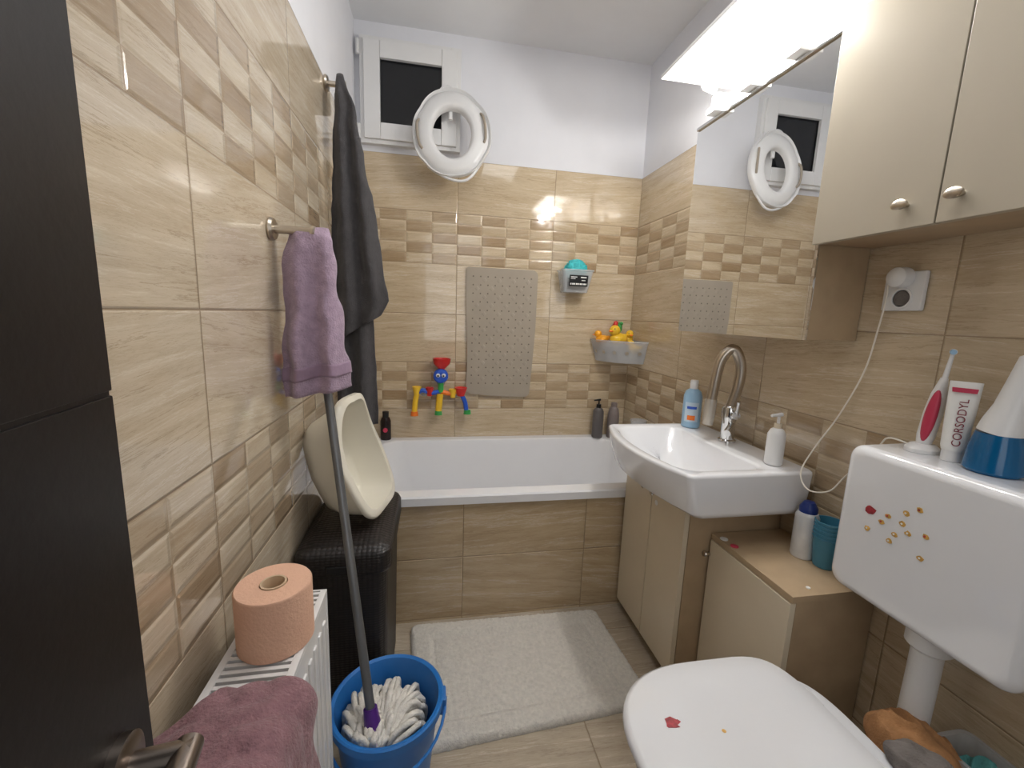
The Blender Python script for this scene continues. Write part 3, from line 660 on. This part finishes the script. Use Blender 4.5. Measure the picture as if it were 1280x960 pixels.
b = nb(); lathe(b, [(0, 0), (.014, 0), (.018, .02), (.012, .04), (.013, .05), (0, .058)], (1.335, 2.22, 1.11), (.2, 0, 1)); tag(obj('bath_toy', b, M_red, loc=(1.34, 2.215, 1.08), ang=180), 'red bath toy sticking up at the back of the corner basket', 'toy')
b = nb(); ball(b, (1.37, 2.226, 1.13), .015, .014, .03); ball(b, (1.375, 2.216, 1.152), .010); tag(obj('bath_toy', b, M_green, loc=(1.375, 2.22, 1.08), ang=180), 'green bath toy behind the yellow ducks in the corner basket', 'toy')
# waterfall toy
T = lambda u, v, y=2.2: W(u, v, y=y)
wt = thing('water_toy', 'colourful water wheel toy with pipes stuck on the tiles above the tub', 'toy', T(552, 490, 2.235))
c = T(552, 466); b = nb(); lathe(b, [(0, 0), (.014, 0), (.016, .02), (.042, .048), (.046, .075), (.041, .075), (.014, .03), (0, .028)], c, (0, 0, 1)); obj('top_funnel', b, M_red, wt)
c = T(551, 470, 2.185); b = nb(); lathe(b, [(0, -.02), (.034, -.02), (.038, 0), (.032, .008), (.02, .010), (0, .006)], c, (0, -1, 0)); obj('wheel_case', b, M_toyb, wt)
for s in (-1, 1):
    b = nb(); lathe(b, [(0, 0), (.011, 0), (.009, .006), (0, .007)], c+V((s*.014, -.008, .004)), (0, -1, 0), n=16); e_ = obj('eye', b, M_label, wt)
    b = nb(); lathe(b, [(0, 0), (.005, 0), (.004, .003), (0, .003)], c+V((s*.014, -.015, .002)), (0, -1, 0), n=12); obj('pupil', b, M_black, e_)
def pipe(us, mat, r=.012):
    b = nb(); tube(b, [T(*p) for p in us], r, 14, k=5); obj('pipe', b, mat, wt)
pipe([(551, 478), (551, 490)], M_green, .015)
pipe([(551, 489), (540, 491), (528, 488), (521, 492)], M_toyb); pipe([(521, 492), (519, 503), (518, 516)], M_yel, .014)
pipe([(551, 489), (562, 492), (572, 489), (576, 493)], M_org); pipe([(550, 492), (549, 503), (548, 515)], M_yel, .017); pipe([(576, 492), (581, 502), (583, 514)], M_toyb)
for (u, v, mt, r) in ((521, 489, M_yel, 1), (576, 490, M_red, 1.4), (537, 490, M_red, .9), (566, 492, M_yel, .9)):
    b = nb(); c = T(u, v); lathe(b, [(0, -.02), (.014*r, -.02), (.018*r, 0), (.024*r, .024), (.020*r, .024), (0, .0)], c); obj('cup_joint', b, mt, wt)
for (u, v, mt) in ((518, 517, M_org), (548, 516, M_green), (584, 515, M_green)):
    b = nb(); c = T(u, v); lathe(b, [(0, -.01), (.02, -.01), (.017, .012), (0, .014)], c); obj('pipe_end', b, mt, wt)
for (u, v) in ((530, 490), (570, 491), (551, 478)):
    c = T(u, v, 2.247); b = nb(); lathe(b, [(0, 0), (.022, 0), (.012, .012), (.006, .03), (0, .045)], c, (0, -1, 0)); obj('suction_cup', b, M_clear, wt)
# toilet trainer seat hanging on window handle
c = W(565, 167, y=2.13)
ts = thing('toilet_training_seat', 'white plastic toddler toilet seat ring hanging from the window handle', 'toilet seat', c)
RM = Matrix.Rotation(math.radians(-9), 3, 'X') @ Matrix.Rotation(math.radians(-7), 3, 'Y') @ Matrix.Rotation(math.radians(-8), 3, 'Z')
b = nb(); rings = []
prof = [(1.0, .006), (1.0, .018), (.97, .026), (.90, .024), (.82, .004), (.62, -.004), (.40, -.009), (.20, -.010), (.08, -.004), (0, .008), (.0, .026), (.06, .028), (.10, .010), (.3, .0), (.6, .006), (.84, .016), (.92, .004), (.97, .0)]
for i in range(120):
    t = 2*PI*i/120; ct_, st = math.cos(t), math.sin(t)
    tt = min(t, 2*PI-t); g1 = max(0, 1-(abs(t-PI)/.6)**4) + max(0, 1-(tt/.6)**4)
    grip = .014*min(1, g1)
    sq = 2/2.3
    ox = (.166+grip)*math.copysign(abs(ct_)**sq, ct_); oz = (.198 if st > 0 else .202)*math.copysign(abs(st)**sq, st)
    if st > 0: ox *= 1-.10*st
    ix, iz = .088*ct_, (.104 if st > 0 else .120)*st
    rings.append([c+RM @ V((ix+(ox-ix)*f, -.02+dp, iz+(oz-iz)*f)) for f, dp in prof])
loft(b, rings, loop=True); obj('seat_ring', b, M_wplast, ts, ang=50)
for s in (-1, 1):
    b = nb(); tube(b, [c+RM @ V(q_) for q_ in ((s*.140, -.020, .065), (s*.150, -.030, .048), (s*.154, -.034, 0), (s*.150, -.030, -.048), (s*.140, -.020, -.065))], .006, 12, k=6); obj('side_handle', b, M_mat, ts)
b = nb(); tube(b, [c+RM @ V(q_) for q_ in ((-.125, .0, -.140), (-.05, -.008, -.200), (.02, -.012, -.224), (.07, -.008, -.202), (.13, .0, -.130))], .006, 12, k=6); obj('front_lip', b, M_wplast, ts)
b = nb(); tube(b, [c+RM @ V(q_) for q_ in ((-.04, .0, .175), (-.02, 0, .209), (.02, 0, .209), (.04, 0, .175))], .006, 10, k=6); obj('hanging_loop', b, M_wplast, ts)
# ------------------------------------------------------------------ left wall
def hook(x, y, z, ln, label):
    t = thing('towel_hook', label, 'hook', (0, y, z))
    b = nb(); lathe(b, [(0, 0), (.024, 0), (.025, .004), (.022, .010), (0, .011)], (.0005, y, z), (1, 0, 0)); obj('wall_plate', b, M_nickel, t)
    b = nb(); tube(b, [(.01, y, z), (ln, y, z)], .009, 14); lathe(b, [(0, 0), (.011, 0), (.013, .005), (.012, .010), (0, .010)], (ln-.004, y, z), (1, 0, 0)); obj('peg', b, M_nickel, t)
hook(0, 1.055, 1.345, .088, 'short round metal towel peg carrying the lilac towel')
hook(0, 1.62, 1.905, .06, 'small metal hook high on the left wall carrying the grey towel')
# dark grey towel
b = nb()
K = [(.050, 1.60, 1.925, .012, .010, .0, 3, 0, 0), (.060, 1.595, 1.86, .030, .020, .006, 5, 0, -.004), (.072, 1.59, 1.70, .050, .024, .012, 6, .5, -.006), (.085, 1.585, 1.50, .070, .026, .014, 6.5, .9, -.008), (.098, 1.58, 1.30, .088, .024, .014, 7, 1.2, .0), (.104, 1.58, 1.18, .094, .020, .012, 7, 1.4, .03), (.092, 1.585, 1.11, .080, .016, .010, 7, 1.4, .05)]
drape(b, lerpsec(K, 36), jit=.006)
K = [(.055, 1.615, 1.90, .015, .010, .0, 3, 0, 0), (.065, 1.615, 1.6, .045, .018, .01, 5, 2, 0), (.075, 1.615, 1.2, .065, .02, .012, 6, 2.3, 0), (.082, 1.61, .85, .070, .018, .014, 6, 2.6, 0), (.083, 1.61, .745, .070, .016, .015, 6, 2.8, .01)]
drape(b, lerpsec(K, 30)); tag(obj('towel', b, M_dgrey, loc=(.06, 1.6, 1.9), ang=180), 'long dark grey towel hanging from the high hook on the left wall', 'towel')
# lilac towel
tw_ = thing('towel', 'lilac hand towel hanging over the metal peg on the left wall', 'towel', (.07, 1.067, 1.34))
b = nb()
K = [(.083, 1.07, 1.354, .032, .012, .0, 4, 0, 0), (.080, 1.068, 1.338, .050, .026, .003, 5, 0, -.006), (.078, 1.067, 1.29, .056, .030, .006, 5, .3, -.008), (.079, 1.065, 1.20, .062, .031, .009, 6, .7, -.004), (.081, 1.062, 1.10, .069, .031, .012, 6.5, 1.0, .004), (.084, 1.062, 1.03, .074, .029, .013, 7, 1.2, .010), (.083, 1.062, .978, .074, .025, .013, 7, 1.3, .012)]
drape(b, lerpsec(K, 40), jit=.007); obj('towel_cloth', b, M_lilac, tw_, ang=180)
b = nb(); K = [(.0830, 1.062, 1.045, .0740, .0308, .0128, 6.9, 1.15, .009), (.0840, 1.062, 1.015, .0755, .0296, .013, 7, 1.22, .010)]
drape(b, lerpsec(K, 6), jit=.007); obj('woven_band', b, M_lilacd, tw_, ang=180)
# ------------------------------------------------------------------ laundry basket
lbk = thing('laundry_basket', 'tall black rattan-look plastic laundry basket by the left wall', 'laundry basket', (.13, 1.25, 0))
b = nb(); loft(b, [rrect(.035, .225, 1.085, 1.41, .03, 0), rrect(.030, .230, 1.08, 1.415, .03, .02), rrect(.018, .238, 1.066, 1.435, .035, .505), rrect(.022, .234, 1.07, 1.43, .03, .505)]); obj('basket_body', b, M_rattan, lbk, ang=60)
b = nb(); loft(b, [rrect(.010, .246, 1.058, 1.443, .035, .497), rrect(.006, .250, 1.054, 1.447, .037, .505), rrect(.006, .250, 1.054, 1.447, .037, .545), rrect(.012, .244, 1.060, 1.441, .037, .560), rrect(.04, .216, 1.09, 1.41, .03, .572), rrect(.08, .17, 1.18, 1.35, .02, .576)]); obj('basket_lid', b, M_rattan, lbk, ang=60)
b = nb(); box(b, .09, .17, 1.049, 1.059, .507, .527, .004); obj('lid_latch', b, M_black, lbk)
# ivory seat leaning on top
bs = thing('baby_bath_seat', 'white moulded plastic baby seat shell propped on the laundry basket', 'baby seat', (.12, 1.26, .576))
ax = V((.90, -.20, .38)).normalized(); e1 = V((0, 0, 1)); e1 = (e1-ax*e1.dot(ax)).normalized(); e2 = ax.cross(e1)
cc = V((.126, 1.255, .748))
def sring(a, bb, h, p=4.4, n=64):
    out = []
    for i in range(n):
        t = 2*PI*i/n; c_, s_ = math.cos(t), math.sin(t)
        A = math.copysign(abs(c_)**(2/p), c_)
        w = bb*(1-.30*max(0, A)-.10*max(0, -A))
        lift = .035*max(0, A)**2*max(0, h+.06)/.09
        out.append(cc+ax*(h+lift)+e1*(a*A)+e2*(w*math.copysign(abs(s_)**(2/p), s_)))
    return out
b = nb(); loft(b, [sring(.09, .06, -.09), sring(.120, .092, -.086), sring(.140, .108, -.055), sring(.158, .122, 0), sring(.164, .128, .022), sring(.173, .138, .020), sring(.176, .141, .028), sring(.171, .136, .036), sring(.154, .118, .036), sring(.148, .112, 0), sring(.130, .098, -.051), sring(.112, .084, -.078), sring(.06, .04, -.081)])
obj('seat_shell', b, M_ivory, bs, ang=60)
b = nb(); lathe(b, [(0, 0), (.010, 0), (.010, .002), (0, .002)], cc-ax*.0805+e1*.05, ax); obj('drain_hole', b, M_grcloth, bs)
b = nb(); tube(b, [cc-ax*.080-e1*.10, cc-ax*.045-e1*.055, cc-ax*.080-e1*.01], .018, 14, k=6); obj('crotch_ridge', b, M_ivory, bs)
# ------------------------------------------------------------------ radiator
rd = thing('radiator', 'white panel radiator with top grille low on the left wall', 'radiator', (.09, .57, .12))
ry0, ry1, rx0, rx1, rz0, rz1 = .345, .81, .035, .15, .12, .632
b = nb(); box(b, rx1-.012, rx1, ry0+.003, ry1-.003, rz0, rz1-.012, .003); box(b, rx0, rx0+.012, ry0+.003, ry1-.003, rz0, rz1-.012, .003)
n = 14
for i in range(n):
    y = ry0+.03+i*(ry1-ry0-.06)/(n-1); box(b, rx1-.002, rx1+.004, y-.008, y+.008, rz0+.03, rz1-.05, .003)
obj('panel', b, M_rad, rd)
for yy in (ry0, ry1-.004):
    b = nb(); box(b, rx0-.002, rx1+.002, yy, yy+.004, rz0, rz1, .001); obj('side_cover', b, M_rad, rd)
b = nb()
for xx in (rx0-.002, rx1-.010): box(b, xx, xx+.012, ry0, ry1, rz1-.008, rz1, .002)
n = 34
for i in range(n):
    y = ry0+.004+(i+.5)*(ry1-ry0-.008)/n; box(b, rx0+.008, rx1-.008, y-.0035, y+.0035, rz1-.007, rz1-.001)
obj('top_grille', b, M_rad, rd)
b = nb(); box(b, rx0+.014, rx1-.014, ry0+.006, ry1-.006, rz0+.02, rz1-.03); obj('convector_core', b, M_dark, rd)
for yy in (.42, .74):
    b = nb(); box(b, .001, rx0+.002, yy-.015, yy+.015, .2, .55, .002); obj('wall_bracket', b, M_rad, rd)
# paper roll
pr = thing('paper_roll', 'peach toilet paper roll standing on the radiator', 'toilet paper', (.098, .685, rz1))
b = nb(); r = .057; h = .102; lathe(b, [(.021, .0), (r-.002, 0), (r, .003), (r, h-.003), (r-.002, h), (.021, h), (.0205, h-.001), (.0205, .001)], (.102, .685, rz1+.0005), n=48)
obj('paper', b, M_peach, pr)
b = nb(); lathe(b, [(.0165, .0), (.0195, 0), (.0195, h+.0012), (.0165, h+.0012), (.016, h-.03), (0, h-.03)], (.102, .685, rz1+.0007), n=32); obj('core', b, M_card, pr)
# mauve towel
def radtowel():
    b = nb(); path = [(.028, .60), (.030, .628), (.044, .640), (.09, .645), (.135, .643), (.160, .636), (.168, .61), (.172, .55), (.174, .45), (.176, .36)]
    path = [V((p[0], 0, p[1])) for p in path]; path = spl(path, 8); ny = 60; top = []
    for j in range(ny+1):
        f = j/ny; rt = []; rb = []
        for i, p in enumerate(path):
            y = .362+f*(.205+.02*noise.noise(V((p.x*9, 2, p.z*9)))-.06*max(0, (.08-p.x)/.05)*f)
            q = path[min(i+1, len(path)-1)]-path[max(i-1, 0)]; nrm = V((-q.z, 0, q.x)).normalized()
            if nrm.z < 0 and i < len(path)/2: nrm = -nrm
            w = .008+.012*noise.noise(V((p.x*10, y*14, p.z*10)))+.014*abs(noise.noise(V((p.x*22, y*26, p.z*14))))
            e = min(f, 1-f); th = (.012 if e > .06 else .012*math.sqrt(max(e, 0)/.06))
            rt.append(V((p.x, y, p.z))+nrm*(max(w, .001)+th)); rb.append(V((p.x, y, p.z)))
        top.append(rt+rb[::-1])
    loft(b, top)
    for v in b.verts:
        v.co.z = max(v.co.z, .34)
    return b
tag(obj('towel', radtowel(), M_mauve, loc=(.1, .48, .634), ang=180), 'mauve terry towel draped over the near end of the radiator', 'towel')
# ------------------------------------------------------------------ bucket and mop
bx, by = .253, .915
bk = thing('bucket', 'blue plastic mop bucket beside the radiator', 'bucket', (bx, by, 0))
b = nb(); lathe(b, [(0, 0), (.092, 0), (.095, .004), (.118, .225), (.120, .24), (.131, .243), (.132, .262), (.128, .265), (.120, .262), (.114, .235), (.091, .008), (0, .008)], (bx, by, .001), n=48); obj('bucket_shell', b, M_blue, bk)
for s in (-1, 1):
    b = nb(); box(b, bx+s*.130-.008, bx+s*.130+.008, by-.022, by+.022, .215, .258, .004); obj('handle_lug', b, M_blue, bk)
b = nb(); tube(b, [V((bx+.137*math.cos(a), by-.143*math.sin(a), .245-.05*math.sin(a))) for a in [PI*k/16 for k in range(17)]], .0035, 8); obj('bail', b, M_blue, bk)
mt = thing('mop', 'string mop with grey pole and purple collar standing in the blue bucket', 'mop', (bx-.02, by-.02, .01))
lo_ = W(466, 908, z=.245); hi_ = W(408, 478, y=1.112)
b = nb(); tube(b, [lo_, hi_+(hi_-lo_).normalized()*.04], .0105, 14); obj('pole', b, M_steelp, mt)
dm = (hi_-lo_).normalized()
b = nb(); lathe(b, [(0, -.055), (.034, -.055), (.036, -.045), (.022, -.02), (.018, .01), (.015, .04), (0, .04)], lo_, dm); obj('collar', b, M_purple, mt)
b = nb(); rnd = random.Random(5); base = lo_-dm*.045; ctr = V((bx-.008, by+.004, 0))
for i in range(230):
    a = rnd.uniform(0, 2*PI) if i % 3 else rnd.uniform(PI*.4, PI*1.35)
    rr_ = rnd.uniform(.02, .100)
    s0 = base+V((.024*math.cos(a), .024*math.sin(a), 0)); e = ctr+V((rr_*math.cos(a), rr_*math.sin(a), rnd.uniform(.185, .235)))
    md = s0.lerp(e, .5)+V((rnd.uniform(-.012, .012), rnd.uniform(-.012, .012), rnd.uniform(.018, .045)))
    e2_ = ctr+V((rr_*.85*math.cos(a+rnd.uniform(-.5, .5)), rr_*.85*math.sin(a+.2), .10)); e3_ = ctr+V((rr_*.7*math.cos(a+.3), rr_*.7*math.sin(a+.3), .03))
    for q_ in (md, e):
        dx, dy = q_.x-bx, q_.y-by; L_ = math.hypot(dx, dy)
        if L_ > .1: q_.x = bx+dx*.1/L_; q_.y = by+dy*.1/L_
    tube(b, [s0, md, e, e2_, e3_], .0068, 7, k=4)
obj('mop_strings', b, M_mopw, mt, ang=180)
# ------------------------------------------------------------------ lights
def area(name, loc, rot, sx, sy, e, col=(1, 1, 1)):
    l = bpy.data.lights.new(name, 'AREA'); l.shape = 'RECTANGLE'; l.size = sx; l.size_y = sy; l.energy = e; l.color = col
    o = bpy.data.objects.new(name, l); COL.objects.link(o); o.location = loc; o.rotation_euler = rot
area('ceiling_fill', (.72, .75, 2.44), (0, 0, 0), .7, .9, 7, (1, .995, .985))  # added soft fill below the ceiling, not a fitting of the room
area('doorway_fill', (.6, -.48, 1.5), (math.radians(100), 0, 0), .7, 1.3, 4.5, (1, .995, .985))  # fill added at the doorway to brighten the room from behind the camera
w = bpy.data.worlds.new('world'); S.world = w; w.use_nodes = True
w.node_tree.nodes['Background'].inputs[0].default_value = (.5, .5, .52, 1); w.node_tree.nodes['Background'].inputs[1].default_value = .35
S.view_settings.view_transform = 'Standard'
